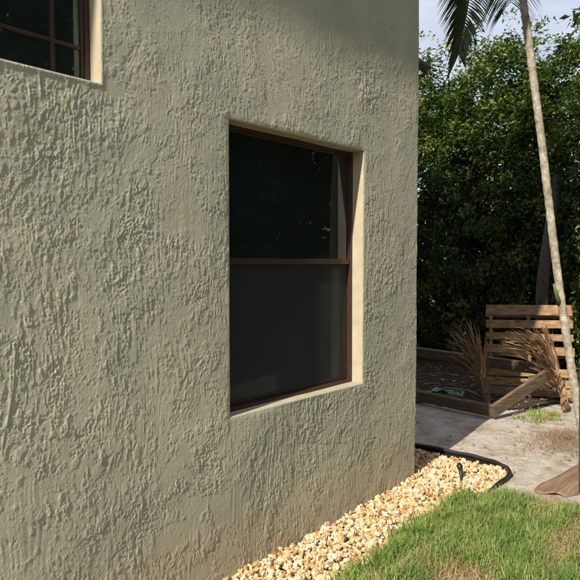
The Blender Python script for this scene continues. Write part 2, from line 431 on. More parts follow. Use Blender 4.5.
# stucco height field, 4.05 m periodic tile at 3 mm
N = 1350; CELL = 0.003
ky = np.fft.fftfreq(N, CELL)[:, None] * 2 * np.pi
kz = np.fft.fftfreq(N, CELL)[None, :] * 2 * np.pi
def gn(ly, lz, tilt=0.0):
    w = np.fft.fft2(rng.standard_normal((N, N)))
    a = ky * math.cos(tilt) + kz * math.sin(tilt); b = -ky * math.sin(tilt) + kz * math.cos(tilt)
    f = np.real(np.fft.ifft2(w * np.exp(-0.5 * ((a * ly) ** 2 + (b * lz) ** 2))))
    return (f - f.mean()) / f.std()
def sst(x, a, b):
    t = np.clip((x - a) / (b - a), 0, 1); return t * t * (3 - 2 * t)
m_plate = sst(gn(.11, .15), -0.4, 0.9)
m_ridge = sst(gn(.08, .12) + 0.45 * gn(.025, .045), 0.1, 1.0)
m_drag = sst(gn(.10, .18), -0.2, 1.0)
m_pit = sst(gn(.04, .035) + 0.5 * gn(.015, .018), 0.85, 1.4)
m_crumb = sst(gn(.06, .05) + 0.5 * gn(.020, .022), 0.3, 1.2)
m_lace = sst(gn(.09, .11), 0.1, 1.2)
rag = 0.75 * gn(.012, .025) + 0.5 * gn(.0045, .009) + 0.34 * gn(.0021, .0040)
plate = sst(rag, 0.42, 0.53)
plate2 = sst(0.8 * gn(.038, .060, 0.35) + 0.42 * gn(.006, .012) + 0.27 * gn(.0023, .0038), 0.84, 0.93)
plate3 = sst(0.8 * gn(.065, .028, 0.5) + 0.42 * gn(.007, .011) + 0.27 * gn(.0023, .0038), 1.06, 1.15)
rd = gn(.0026, .0090) + 0.4 * gn(.0020, .0040)
ridge = sst(rd, 0.95, 1.45)
rd2 = gn(.0040, .019) + 0.35 * gn(.0024, .0055)
ridge2 = sst(rd2, 1.2, 1.5)
lace = np.exp(-(gn(.013, .022, -0.35) / 0.10) ** 2) * sst(gn(.02, .04), 0.2, 0.9)
drag = gn(.0026, .06) * 0.7 + gn(.0045, .10) * 0.5
scr = np.clip(gn(.0022, .060) - 1.9, 0, 1.2) * sst(gn(.08, .1), -.2, .6)
pit = sst(gn(.0034, .0048), 0.75, 1.15)
crumb = sst(gn(.0026, .0034), 0.9, 1.35)
grit = gn(.0018, .0022)
wave = gn(.22, .30) * 2.1 + gn(.07, .10) * 0.5 + gn(.028, .040) * 0.14
thin = sst(gn(.0015, .020) + 0.3 * gn(.0014, .004), 1.2, 1.5)
m_thin = sst(gn(.07, .10) + 0.4 * gn(.03, .03), -0.3, 0.6)
dabs = sst(0.9 * gn(.011, .018, 0.6) + 0.38 * gn(.0018, .0028), 1.12, 1.22) * sst(gn(.05, .05), -0.1, .6)
torn = sst(0.8 * gn(.022, .040) + 0.5 * gn(.0050, .0090) + 0.35 * gn(.0018, .0030), 0.55, 0.64)
m_torn = sst(gn(.09, .10) + 0.4 * gn(.03, .03), -0.2, 0.7)
tear = np.exp(-((0.8 * gn(.045, .050) + 0.30 * gn(.008, .008) + 0.12 * gn(.002, .002)) / 0.035) ** 2) * sst(gn(.05, .06), 0.3, 0.8)
m_all = 0.78 + 0.50 * sst(gn(.17, .20) + 0.35 * gn(.06, .06), -0.7, 0.7)
hf = (m_all * (0.8 * plate * m_plate + 1.2 * plate2 + 1.0 * plate3 + 1.05 * torn * m_torn + 0.5 * ridge * m_ridge + 0.95 * ridge2 * m_ridge + 0.9 * lace * m_lace
      + 1.1 * thin * m_thin + 0.9 * dabs + 1.0 * tear + 0.30 * drag * m_drag + 1.4 * scr + 0.20 * grit * (0.35 + m_ridge + m_pit) - 1.5 * pit * m_pit + 0.35 * crumb * m_crumb) + wave) * 0.001
# swirl: warp so that trowel strokes change direction from patch to patch
wy = gn(.16, .20) * 0.022 + gn(.05, .05) * 0.005; wz = gn(.18, .18) * 0.03
def tile(a, u, v):
    u = np.mod(u / CELL, N); v = np.mod(v / CELL, N)
    i = np.floor(u).astype(int) % N; j = np.floor(v).astype(int) % N
    fu = u - np.floor(u); fv = v - np.floor(v); i2 = (i + 1) % N; j2 = (j + 1) % N
    return a[i, j] * (1 - fu) * (1 - fv) + a[i2, j] * fu * (1 - fv) + a[i, j2] * (1 - fu) * fv + a[i2, j2] * fu * fv
def stucco_h(u, v):
    return tile(hf, u + tile(wy, u, v), v + tile(wz, u, v))

def axis(segs, snaps):
    """segs: list of (start, end, step); snaps: values that must be grid lines"""
    out = []
    for a, b, s in segs:
        n_ = max(1, int(round((b - a) / s))); out += list(np.linspace(a, b, n_, endpoint=False))
    out.append(segs[-1][1]); out = np.array(out)
    for s in snaps: out[np.argmin(abs(out - s))] = s
    return out
ys = axis([(Y_MIN, -1.5, 0.12), (-1.5, 0.80, 0.020), (0.80, 2.2, 0.0033), (2.2, 3.5, 0.0041), (3.5, YC, 0.0049)], (W1[0], W1[1], W2[0], W2[1]))
zs = axis([(-0.13, 0.3, 0.005), (0.3, 2.9, 0.0037), (2.9, 3.25, 0.0055), (3.25, 3.75, 0.012), (3.75, 4.6, 0.03), (4.6, H, 0.15)], (W1[2], W1[3], W2[2], W2[3]))
Yg, Zg = np.meshgrid(ys, zs, indexing='ij')
Hx = stucco_h(Yg, Zg)
def near(y, z, w):   # distance outside an opening
    dy = np.maximum(np.maximum(w[0] - y, y - w[1]), 0); dz = np.maximum(np.maximum(w[2] - z, z - w[3]), 0)
    return np.sqrt(dy * dy + dz * dz)
for w in (W1, W2):
    d = near(Yg, Zg, w)
    Hx = Hx * (0.35 + 0.65 * sst(d, 0.0, 0.03)) - 0.004 * np.clip(1 - d / 0.007, 0, 1) ** 2
Hx = Hx - 0.010 * np.clip((Yg - (YC - 0.012)) / 0.012, 0, 1) ** 2
idx = np.arange(Yg.size).reshape(Yg.shape)
fq = np.stack([idx[:-1, :-1], idx[1:, :-1], idx[1:, 1:], idx[:-1, 1:]], -1)
yc = (ys[:-1] + ys[1:]) / 2; zc = (zs[:-1] + zs[1:]) / 2
keep = np.ones((len(yc), len(zc)), bool)
for w in (W1, W2):
    keep &= ~(((yc > w[0]) & (yc < w[1]))[:, None] & ((zc > w[2]) & (zc < w[3]))[None, :])
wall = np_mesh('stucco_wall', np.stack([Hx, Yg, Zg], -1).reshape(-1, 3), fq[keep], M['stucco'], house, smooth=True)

# reveals: follow the ragged edge of each opening
def reveal(w, depth):
    iy0, iy1 = np.argmin(abs(ys - w[0])), np.argmin(abs(ys - w[1]))
    jz0, jz1 = np.argmin(abs(zs - w[2])), np.argmin(abs(zs - w[3]))
    loop = [(i, jz0) for i in range(iy0, iy1)] + [(iy1, j) for j in range(jz0, jz1)] + \
           [(i, jz1) for i in range(iy1, iy0, -1)] + [(iy0, j) for j in range(jz1, jz0, -1)]
    vs = []; n_ = len(loop)
    rows = 5
    for k in range(rows):
        t = k / (rows - 1)
        for i, j in loop:
            y, z = ys[i], zs[j]
            wob = 0.0016 * math.sin(9 * y + 3 * z) * t * (1 - t) * 4
            cy, cz = (w[0] + w[1]) / 2, (w[2] + w[3]) / 2
            vs.append((Hx[i, j] * (1 - t) - depth * t, y + wob * (1 if y > cy else -1), z + (0.0 if z > w[2] + 1e-6 else -0.0) + wob))
    fs = [(k * n_ + a, k * n_ + (a + 1) % n_, (k + 1) * n_ + (a + 1) % n_, (k + 1) * n_ + a) for k in range(rows - 1) for a in range(n_)]
    return np_mesh('window_reveal', vs, fs, M['cream'], house, smooth=False)
rv = reveal(W1, REV + 0.07)
reveal(W2, REV + 0.07)

# other faces of the house, roof, room behind the windows
def wall_sheet(name, p, u, v, nu, nv, nrm, mat):
    p, u, v, nrm = map(np.array, (p, u, v, nrm))
    a = np.linspace(0, 1, nu); b = np.linspace(0, 1, nv)
    A, B = np.meshgrid(a, b, indexing='ij')
    hh = stucco_h(A * np.linalg.norm(u) + 1.3, B * np.linalg.norm(v))
    P = p + A[..., None] * u + B[..., None] * v + hh[..., None] * nrm * ((A > 0) & (A < 1))[..., None]
    ii = np.arange(A.size).reshape(A.shape)
    return np_mesh(name, P.reshape(-1, 3), np.stack([ii[:-1, :-1], ii[1:, :-1], ii[1:, 1:], ii[:-1, 1:]], -1).reshape(-1, 4), mat, house, smooth=True)
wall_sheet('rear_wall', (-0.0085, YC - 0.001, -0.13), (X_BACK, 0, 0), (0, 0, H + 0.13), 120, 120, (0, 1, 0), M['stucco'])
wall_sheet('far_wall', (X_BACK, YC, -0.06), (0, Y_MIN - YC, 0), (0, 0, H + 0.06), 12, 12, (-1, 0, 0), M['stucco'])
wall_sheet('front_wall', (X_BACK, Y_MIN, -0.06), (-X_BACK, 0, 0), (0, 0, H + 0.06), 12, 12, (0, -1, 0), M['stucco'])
OV = 0.55
rx0, rx1, ry0, ry1 = X_BACK - OV, OV, Y_MIN - OV, YC + OV
rf = MB(); rz0, rz1 = H + 0.14, H + 2.5
xm = (rx0 + rx1) / 2; hy = (rx1 - rx0) / 2
rf.add([(rx0, ry0, rz0), (rx1, ry0, rz0), (rx1, ry1, rz0), (rx0, ry1, rz0), (xm, ry0 + hy * .95, rz1), (xm, ry1 - hy * .95, rz1)],
       [(0, 1, 4), (1, 2, 5, 4), (2, 3, 5), (3, 0, 4, 5), (3, 2, 1, 0)])
ro = rf.build('roof', M['roof'], house)
MB().box(rx0 + .003, rx1 - .003, ry0 + .003, ry1 - .003, H, H + 0.137).build('eaves', M['cream'], ro)
def room(w, y0, y1, z0, z1):
    mb = MB()
    x0, x1 = -3.2, -REV - 0.072
    vs = [(x, y, z) for x in (x0, x1) for y in (y0, y1) for z in (z0, z1)]
    mb.add(vs, [(0, 1, 3, 2), (0, 4, 5, 1), (2, 3, 7, 6), (0, 2, 6, 4), (1, 5, 7, 3)])
    # inner face of the outside wall with its opening
    for a, b, c, d in ((y0, w[0], z0, z1), (w[1], y1, z0, z1), (w[0], w[1], z0, w[2]), (w[0], w[1], w[3], z1)):
        mb.add([(x1, a, c), (x1, b, c), (x1, b, d), (x1, a, d)], [(0, 1, 2, 3)])
    mb.build('room_lining', M['room'], house)
room(W1, 1.9, 4.1, 0.05, 2.6)
room(W2, -1.6, 1.75, 1.9, 4.4)

XF = -REV                                     # outer face of the frame
def bar(mb, y0, y1, z0, z1, xo, th): mb.box(xo - th, xo, y0, y1, z0, z1)

def tall_window():
    y0, y1, z0, z1 = W1
    e = 0.004
    win = MB()
    fw = 0.019
    bar(win, y0 - 0.01, y0 + fw, z0 - 0.01, z1 + 0.01, XF, 0.065)
    bar(win, y1 - fw, y1 + 0.01, z0 - 0.01, z1 + 0.01, XF, 0.065)
    bar(win, y0 + fw, y1 - fw, z1 - fw, z1 + 0.01, XF - 0.001, 0.063)
    bar(win, y0 + fw, y1 - fw, z0 - 0.01, z0 + 0.018, XF + 0.006, 0.069)
    wo = win.build('window', M['brown'], house, bevel=0.0025)
    zm = 1.604                                 # meeting rail
    # lower sash sits forward of the upper pane's plane, thin stiles
    def sash(nm, za, zb, xo, st, top, bot):
        mb = MB()
        bar(mb, y0 + fw, y0 + fw + st, za, zb, xo, 0.024)
        bar(mb, y1 - fw - st, y1 - fw, za, zb, xo, 0.024)
        bar(mb, y0 + fw + st, y1 - fw - st, zb - top, zb, xo + 0.001, 0.025)
        bar(mb, y0 + fw + st, y1 - fw - st, za, za + bot, xo + 0.001, 0.025)
        mb.build(nm, M['brown'], wo, bevel=0.0015)
    sash('upper_sash', zm - 0.012, z1 - fw, XF - 0.010, 0.011, 0.014, 0.034)
    sash('lower_sash', z0 + 0.018, zm - 0.016, XF - 0.036, 0.015, 0.020, 0.022)
    def pane(za, zb, st, x, gm):
        MB().box(x - 0.004, x, y0 + fw + st - 0.006, y1 - fw - st + 0.006, za, zb).build('pane', M[gm], wo)
    pane(zm + 0.016, z1 - fw - 0.010, 0.011, XF - 0.020, 'glass')
    pane(z0 + 0.034, zm - 0.030, 0.015, XF - 0.047, 'dusty_glass')
    MB().box(XF - 0.0285, XF - 0.0275, y0 + fw + 0.010, y1 - fw - 0.010, z0 + 0.030, zm - 0.015).build('insect_screen', M['screen'], wo)
tall_window()

def high_window():
    y0, y1, z0, z1 = W2
    win = MB(); fw = 0.020
    bar(win, y0 - 0.01, y0 + fw, z0 - 0.01, z1 + 0.01, XF, 0.065)
    bar(win, y1 - fw, y1 + 0.01, z0 - 0.01, z1 + 0.01, XF, 0.065)
    bar(win, y0 + fw, y1 - fw, z1 - fw, z1 + 0.01, XF - 0.001, 0.063)
    bar(win, y0 + fw, y1 - fw, z0 - 0.01, z0 + fw, XF - 0.001, 0.063)
    wo = win.build('window', M['brown'], house, bevel=0.0025)
    st = 0.013; x = XF - 0.012
    mb = MB()
    bar(mb, y0 + fw, y0 + fw + st, z0 + fw, z1 - fw, x, 0.024); bar(mb, y1 - fw - st, y1 - fw, z0 + fw, z1 - fw, x, 0.024)
    bar(mb, y0 + fw + st, y1 - fw - st, z0 + fw, z0 + fw + st, x + 0.001, 0.025); bar(mb, y0 + fw + st, y1 - fw - st, z1 - fw - st, z1 - fw, x + 0.001, 0.025)
    mb.build('sash', M['brown'], wo, bevel=0.0015)
    gy = [y1 - fw - st - 0.128 - 0.30 * k for k in range(4)]
    gz = [z0 + fw + st + 0.125 + 0.32 * k for k in range(4)]
    ya, yb, za, zb = y0 + fw + st, y1 - fw - st, z0 + fw + st, z1 - fw - st
    for g in gy:
        if g > ya + 0.02: MB().box(x - 0.022, x - 0.001, g - 0.008, g + 0.008, za, zb).build('muntin', M['brown'], wo, bevel=0.002)
    for g in gz:
        if g < zb - 0.02: MB().box(x - 0.021, x - 0.003, ya, yb, g - 0.008, g + 0.008).build('muntin', M['brown'], wo, bevel=0.002)
    yl = sorted([ya - 0.006] + [g for g in gy if g > ya + 0.02] + [yb + 0.006]); zl = sorted([za - 0.006] + [g for g in gz if g < zb - 0.02] + [zb + 0.006])
    for a, b in zip(yl[:-1], yl[1:]):
        for c, d in zip(zl[:-1], zl[1:]):
            MB().box(x - 0.0135, x - 0.0105, a, b, c, d).build('pane', M['glass'], wo)
high_window()

# blinds hanging inside the windows
def blind(w, zlow, label):
    y0, y1 = w[0] + 0.07, w[1] - 0.07
    x = -REV - 0.112
    b = empty('window_blind', (x, (y0 + y1) / 2, w[3]))
    tag(b, label, 'blind')
    MB().box(x - 0.02, x + 0.02, y0, y1, w[3] - 0.045, w[3] + 0.0).build('head_rail', M['blind'], b, bevel=0.003)
    k = 0; z = w[3] - 0.07; proto = None
    while z > zlow:
        if proto is None:
            mb = MB(); mb.obox((x, (y0 + y1) / 2, z), (0.86, 0, 0.5), (0, 1, 0), (-0.5, 0, 0.86), 0.024, (y1 - y0) / 2, 0.0012)
            proto = mb.build('slat', M['blind'], b); zp = z
        else:
            c = proto.copy(); col.objects.link(c); c.parent = b; c.location = (0, 0, z - zp)
        z -= 0.042; k += 1
    for yy in (y0 + 0.15, y1 - 0.15):
        MB().tube([(x, yy, w[3] - 0.04), (x, yy, z + 0.04)], 0.0016, 5).build('cord', M['blind'], b)
blind(W1, 1.25, 'dark horizontal slat blind half drawn inside the tall window')

# wall lamp on the rear face near the corner
lamp = empty('wall_lamp', (-0.06, YC + 0.004, 3.09))
tag(lamp, 'small dark flood lamp fixed high at the rear corner of the stucco wall', 'lamp')
mb = MB(); mb.tube([(-0.06, YC - 0.004, 3.10), (-0.06, YC + 0.022, 3.10)], [0.048, 0.044], 18); mb.build('mount_plate', M['lampdark'], lamp, smooth=False)
mb = MB(); mb.tube([(-0.06, YC + 0.02, 3.10), (-0.055, YC + 0.05, 3.112), (-0.05, YC + 0.075, 3.11)], [0.012, 0.013, 0.016], 10); mb.build('arm', M['lampdark'], lamp, smooth=True)
mb = MB(); mb.tube([(-0.055, YC + 0.055, 3.122), (-0.045, YC + 0.085, 3.112), (-0.02, YC + 0.135, 3.088), (-0.016, YC + 0.145, 3.083)], [0.016, 0.030, 0.040, 0.042], 18); mb.build('lamp_head', M['lampdark'], lamp, smooth=True)
mb = MB(); mb.tube([(-0.0165, YC + 0.1445, 3.0832), (-0.0145, YC + 0.148, 3.0815)], [0.037, 0.035], 18); mb.build('lens', M['lampglass'], lamp)

# ------------------------------------------------------------------ gravel
def ico(sub):
    bm = bmesh.new(); bmesh.ops.create_icosphere(bm, subdivisions=sub, radius=1.0)
    bm.verts.ensure_lookup_table()
    v = np.array([x.co[:] for x in bm.verts]); f = np.array([[q.index for q in p.verts] for p in bm.faces]); bm.free()
    return v, f
ICO_FINE, ICO_COARSE = ico(2), ico(1)
def rand_rot(n):
    q = rng.standard_normal((n, 4)); q /= np.linalg.norm(q, axis=1)[:, None]
    w, x, y, z = q.T
    return np.stack([1 - 2 * (y * y + z * z), 2 * (x * y - z * w), 2 * (x * z + y * w),
                     2 * (x * y + z * w), 1 - 2 * (x * x + z * z), 2 * (y * z - x * w),
                     2 * (x * z - y * w), 2 * (y * z + x * w), 1 - 2 * (x * x + y * y)], -1).reshape(n, 3, 3)
def pebbles(x0, x1, y0, y1, n, smin, smax, zlo, zhi, inside, shape):
    ICO_V, ICO_F = shape
    x = rng.uniform(x0, x1, n); y = rng.uniform(y0, y1, n)
    k = inside(x, y); x, y = x[k], y[k]; n = len(x)
    s = smin + (smax - smin) * rng.beta(1.3, 2.6, n)
    base = ICO_V[None] * (1 + rng.uniform(-0.34, 0.26, (n, len(ICO_V), 1)))
    base = base * (np.stack([np.ones(n), rng.uniform(0.55, 0.95, n), rng.uniform(0.35, 0.70, n)], -1) * s[:, None])[:, None, :]
    base = np.einsum('nij,nkj->nki', rand_rot(n), base)
    mound = -0.008 - 0.028 * np.clip((4.1 - y) / 1.2, 0, 1)
    z = zlo + (zhi - zlo) * rng.random(n) + mound
    P = base + np.stack([x, y, z], -1)[:, None, :]
    var = np.repeat(np.clip(rng.beta(1.9, 1.7, n), 0, 1), len(ICO_V))
    F = (ICO_F[None] + (np.arange(n) * len(ICO_V))[:, None, None]).reshape(-1, 3)
    return P.reshape(-1, 3), F, var
def in_bed(x, y):
    side = (x > 0.012) & (x < GX - 0.005)
    back = (x < 0.56) & (y > YC + 0.015)
    return (side | back) & (y < 4.79) & ~((x > 0.32) & (y > 4.56) & ((x - 0.32) ** 2 + (y - 4.56) ** 2 > 0.243 ** 2))
parts = [pebbles(-0.9, 0.6, 1.9, 4.85, 7600, 0.014, 0.034, -0.045, -0.018, in_bed, ICO_COARSE),
         pebbles(-0.9, 0.6, 1.9, 4.85, 7200, 0.009, 0.031, -0.024, -0.002, in_bed, ICO_FINE),
         pebbles(0.0, 0.6, -1.0, 1.9, 2200, 0.020, 0.036, -0.035, -0.006, in_bed, ICO_COARSE)]
pv, pf, pa, o_ = [], [], [], 0
for a, b, c in parts:
    pv.append(a); pf.append(b + o_); pa.append(c); o_ += len(a)
g = np_mesh('gravel', np.concatenate(pv), np.concatenate(pf), M['pebble'], smooth=False, attr={'var': np.concatenate(pa)})
tag(g, 'cream and orange river pebbles filling the bed along the stucco wall', 'gravel', kind='stuff')

# black edging round the gravel bed
edge_pts = [(-5.0, 4.815), (-1.2, 4.81), (-0.6, 4.815), (-0.2, 4.83), (0.05, 4.835), (0.25, 4.83), (0.38, 4.80), (0.48, 4.745), (0.55, 4.66), (0.585, 4.55), (0.595, 4.42), (0.59, 4.2), (0.585, 3.8), (0.58, 3.0), (0.585, 1.5), (0.58, -0.5), (0.58, -4.5)]
def smooth_path(pts, per=6):
    out = []
    P = [Vector(p) for p in pts]
    for i in range(len(P) - 1):
        p0, p1, p2, p3 = P[max(i - 1, 0)], P[i], P[i + 1], P[min(i + 2, len(P) - 1)]
        for k in range(per):
            t = k / per
            out.append(0.5 * ((2 * p1) + (p2 - p0) * t + (2 * p0 - 5 * p1 + 4 * p2 - p3) * t * t + (3 * p1 - p0 - 3 * p2 + p3) * t ** 3))
    out.append(P[-1]); return out
ep = smooth_path([(x, y, 0.0) for x, y in edge_pts], 5)
edg = empty('garden_edging', (0.5, 4.6, 0.0)); tag(edg, 'black plastic edging curving round the corner of the gravel bed', 'edging')
mb = MB(); mb.tube([p + Vector((0, 0, 0.012 + 0.003 * math.sin(i * 0.9) - (0.045 * min(1, max(0, (4.32 - p.y) / 0.25)) if p.x > 0.5 else 0))) for i, p in enumerate(ep)], 0.0165, 10); mb.build('top_bead', M['black'], edg, smooth=True)
mb = MB()
vs = []
for p in ep: vs += [(p.x, p.y, -0.11), (p.x, p.y, 0.012 - (0.045 * min(1, max(0, (4.32 - p.y) / 0.25)) if p.x > 0.5 else 0))]
mb.add(vs, [(2 * i, 2 * i + 2, 2 * i + 3, 2 * i + 1) for i in range(len(ep) - 1)])
vs2 = [(a * 1.0 - 0.0, b, c) for a, b, c in vs]
so = mb.build('strip', M['black'], edg)
sm = so.modifiers.new('thickness', 'SOLIDIFY'); sm.thickness = 0.005; sm.offset = 0

# small black drip stake lying in the pebbles
st_o = empty('irrigation_stake', (0.30, 4.36, -0.025)); tag(st_o, 'short black irrigation fitting poking out of the pebbles', 'irrigation fitting')
mb = MB(); mb.tube([(0.315, 4.335, -0.045), (0.312, 4.34, -0.005), (0.30, 4.355, 0.030), (0.285, 4.372, 0.050)], [0.011, 0.012, 0.016, 0.015], 10); mb.build('riser', M['black'], st_o, smooth=True)
mb = MB(); mb.tube([(0.288, 4.369, 0.043), (0.275, 4.385, 0.063), (0.262, 4.40, 0.070)], [0.018, 0.023, 0.017], 12); mb.build('cap', M['black'], st_o, smooth=True)
mb = MB(); mb.tube([(0.33, 4.30, -0.027), (0.318, 4.325, -0.015), (0.314, 4.338, -0.025)], 0.008, 8); mb.build('tubing', M['black'], st_o, smooth=True)

# ------------------------------------------------------------------ grass
def blades(x, y, z, hgt, wid, var, lean=0.6, segs=3):
    n = len(x)
    az = rng.uniform(0, 2 * np.pi, n); face = az + rng.uniform(-0.8, 0.8, n) + np.pi / 2
    bend = np.abs(rng.normal(0.0, lean, n)) + 0.12
    rows = []
    for k in range(segs + 1):
        t = k / segs
        ang = bend * t
        up = hgt * (t - 0.30 * bend * t * t); out = hgt * np.sin(ang) * t
        up = np.maximum(up, 0.008 * t)
        cx = x + np.cos(az) * out; cy = y + np.sin(az) * out; cz = z + up
        w = wid * (1 - t ** 1.6) * 0.5
        if k < segs:
            rows.append(np.stack([cx - np.cos(face) * w, cy - np.sin(face) * w, cz], -1)); rows.append(np.stack([cx + np.cos(face) * w, cy + np.sin(face) * w, cz], -1))
        else:
            rows.append(np.stack([cx, cy, cz], -1))
    V = np.stack(rows, 1); m_ = V.shape[1]
    fl = []
    for k in range(segs - 1):
        a = 2 * k; fl += [(a, a + 1, a + 3), (a, a + 3, a + 2)]
    fl.append((2 * segs - 2, 2 * segs - 1, 2 * segs))
    F = (np.array(fl)[None] + (np.arange(n) * m_)[:, None, None]).reshape(-1, 3)
    return V.reshape(-1, 3), F, np.repeat(var, m_)
def smooth_noise(x, y, s, seed):
    r_ = np.random.default_rng(seed); out = np.zeros_like(x)
    for i in range(10):
        a, b, c = r_.normal(0, 1, 2).tolist() + [r_.uniform(0, 6.28)]
        out += np.sin((a * x + b * y) * s + c)
    return out / math.sqrt(5)
def grass_edge(y):            # ragged inner edge towards the pebbles
    return np.interp(y, [2.0, 2.6, 3.2, 3.85, 4.08, 4.2], [0.56, 0.52, 0.445, 0.445, 0.52, 0.60]) + 0.018 * np.sin(y * 9.1) + 0.018 * np.sin(y * 23 + 1)
def back_edge(x):
    return 4.26 + 0.06 * np.sin(x * 6) + 0.05 * np.sin(x * 15 + 2)
def lawn(n, x0, x1, y0, y1, wmin, wmax, hs=1.0):
    x = rng.uniform(x0, x1, n); y = rng.uniform(y0, y1, n)
    tuft = smooth_noise(x, y, 9, 3); fine = smooth_noise(x, y, 28, 4)
    bare = 0.9 * np.exp(-(((x - 1.08) / 0.30) ** 2 + ((y - 2.84) / 0.17) ** 2)) + 0.35 * np.exp(-(((x - 0.62) / 0.16) ** 2 + ((y - 2.62) / 0.2) ** 2))
    edge_d = np.minimum(x - grass_edge(y), back_edge(x) - y)
    dens = 0.75 + 0.22 * tuft + 0.12 * fine - 0.95 * bare
    dens = np.where((x < 0.66) & (bare < 0.3), np.maximum(dens, 0.9), dens)
    k = (edge_d > rng.normal(0, 0.025, n)) & (rng.random(n) < np.clip(dens, 0.10, 1))
    x, y, tuft, bare, edge_d, fine = x[k], y[k], tuft[k], bare[k], edge_d[k], fine[k]
    n = len(x)
    dry_p = np.clip(0.09 - 0.08 * tuft + 0.7 * bare + 0.5 * np.clip(1 - np.abs(back_edge(x) - y) / 0.18, 0, 1), 0.06, 0.92)
    dry = rng.random(n) < dry_p
    var = np.where(dry, rng.uniform(0.0, 0.2, n), np.clip(0.62 + 0.16 * fine + rng.normal(0, 0.14, n), 0.3, 1))
    h = np.where(dry, rng.uniform(0.025, 0.06, n), rng.uniform(0.04, 0.095, n) * (1 + 0.22 * tuft)) * np.clip(1 - 0.5 * bare, 0.3, 1) * hs
    z = np.maximum(lawn_z(x, y), -0.018) - 0.002
    return blades(x, y, z, h, rng.uniform(wmin, wmax, n), var, 0.95)
pv, pf, pa, o_ = [], [], [], 0
for a, b, c in [lawn(46000, 0.38, 1.75, 2.05, 4.45, 0.004, 0.0088), lawn(26000, 0.42, 4.5, -0.8, 2.1, 0.006, 0.010, 1.0), lawn(16000, 1.7, 4.6, 2.05, 4.5, 0.006, 0.010)]:
    pv.append(a); pf.append(b + o_); pa.append(c); o_ += len(a)
go = np_mesh('lawn_grass', np.concatenate(pv), np.concatenate(pf), M['grass'], attr={'var': np.concatenate(pa)})
tag(go, 'green lawn grass with straw coloured dry patches beside the pebbles', 'grass', kind='stuff')

# dead thatch lying flat in the bare patch
n_ = 14000
tx = rng.uniform(0.55, 1.7, n_); ty = rng.uniform(2.1, 4.4, n_)
k = (tx > grass_edge(ty) + 0.02) & (ty < back_edge(tx) + 0.10)
tx, ty = tx[k], ty[k]
V, F, A = blades(tx, ty, lawn_z(tx, ty) + 0.004, rng.uniform(0.03, 0.075, len(tx)), rng.uniform(0.0022, 0.0045, len(tx)), rng.uniform(0.2, 1, len(tx)), 1.5)
tag(np_mesh('dry_thatch', V, F, M['straw'], attr={'var': A}), 'straw coloured dead thatch lying in the bare lawn patch', 'dry grass', kind='stuff')

# ------------------------------------------------------------------ pallet
def frame_axes(u, v):
    u = Vector(u).normalized(); v = Vector(v); v = (v - u * v.dot(u)).normalized(); return u, v, u.cross(v).normalized()
PB = Vector((-0.74, 7.23, 0.0))
pu = Vector((0.9, 0.436, 0)).normalized(); back = Vector((-pu.y, pu.x, 0))
lean = R(17); pv_ = Vector((0, 0, 1)) * math.cos(lean) + back * math.sin(lean); pn = pu.cross(pv_).normalized()   # pn faces the camera side
PW, PH = 1.0, 1.13
pal = empty('wooden_pallet', PB + pu * PW / 2); tag(pal, 'wooden shipping pallet leaning upright against the hedge behind the palm', 'pallet')
def pal_pt(a, b, c=0): return PB + pu * a + pv_ * b + pn * c
def board(parent, name, mat, c, ax, ay, az, hx, hy, hz, bev=0.003, jit=0.0):
    mb = MB(); mb.obox(c, ax, ay, az, hx, hy, hz)
    return mb.build(name, mat, parent, bevel=bev, segs=1)
random.seed(3)
for s, w_ in ((0.06, 0.018), (PW / 2, 0.018), (PW - 0.05, 0.018)):
    board(pal, 'stringer', M['pallet'], pal_pt(s, PH / 2, -0.045), pu, pv_, pn, w_, PH / 2, 0.042)
tops = [(0.02, 0.095), (0.13, 0.095), (0.25, 0.10), (0.52, 0.10), (0.69, 0.085), (0.84, 0.10), (1.0, 0.13)]
for b0, w_ in tops:
    tilt = random.uniform(-0.016, 0.016)
    ua = (pu + pv_ * tilt).normalized(); va = (pv_ - pu * tilt).normalized()
    board(pal, 'deck_board', M['pallet'], pal_pt(PW / 2 + random.uniform(-.008, .008), b0 + w_ / 2, 0.0075), ua, va, pn, PW / 2, w_ / 2, 0.0085)
for b0, w_ in ((0.0, 0.10), (0.5, 0.10), (0.99, 0.10)):
    board(pal, 'bottom_board', M['pallet'], pal_pt(PW / 2, b0 + w_ / 2, -0.096), pu, pv_, pn, PW / 2, w_ / 2, 0.0085)

# ------------------------------------------------------------------ tilted garden bed frame
A0 = Vector((-0.22, 6.19, 0.0)); B0 = Vector((0.10, 7.00, 0.345))
fu = Vector((-0.985, 0.17, 0)).normalized(); fv = (B0 - A0); FL = fv.length; fv.normalize()
fn = fv.cross(fu).normalized()
if fn.z < 0: fn = -fn
fr = empty('timber_bed_frame', A0); tag(fr, 'weathered grey timber bed frame tilted up against the pallet', 'timber frame')
TH, TT, LL = 0.135, 0.042, 2.6
def plank(c, ax, hl):
    side = fn.cross(ax).normalized()
    mb = MB(); mb.obox(c, ax, side, fn, hl, TT / 2, TH / 2); mb.build('plank', M['timber'], fr, bevel=0.005, segs=2)
lift = Vector((0, 0, 0.025))
plank(A0 + lift + fu * LL / 2 + fn * TH / 2, fu, LL / 2)
plank(B0 + lift + fu * LL / 2 + fn * TH / 2, fu, LL / 2)
plank(A0 + lift + fv * FL / 2 + fn * TH / 2 - fu * (TT / 2 + 0.002), fv, FL / 2 + TT / 2)
plank(A0 + lift + fv * FL / 2 + fn * TH / 2 + fu * (LL + TT / 2 + 0.002), fv, FL / 2 + TT / 2)

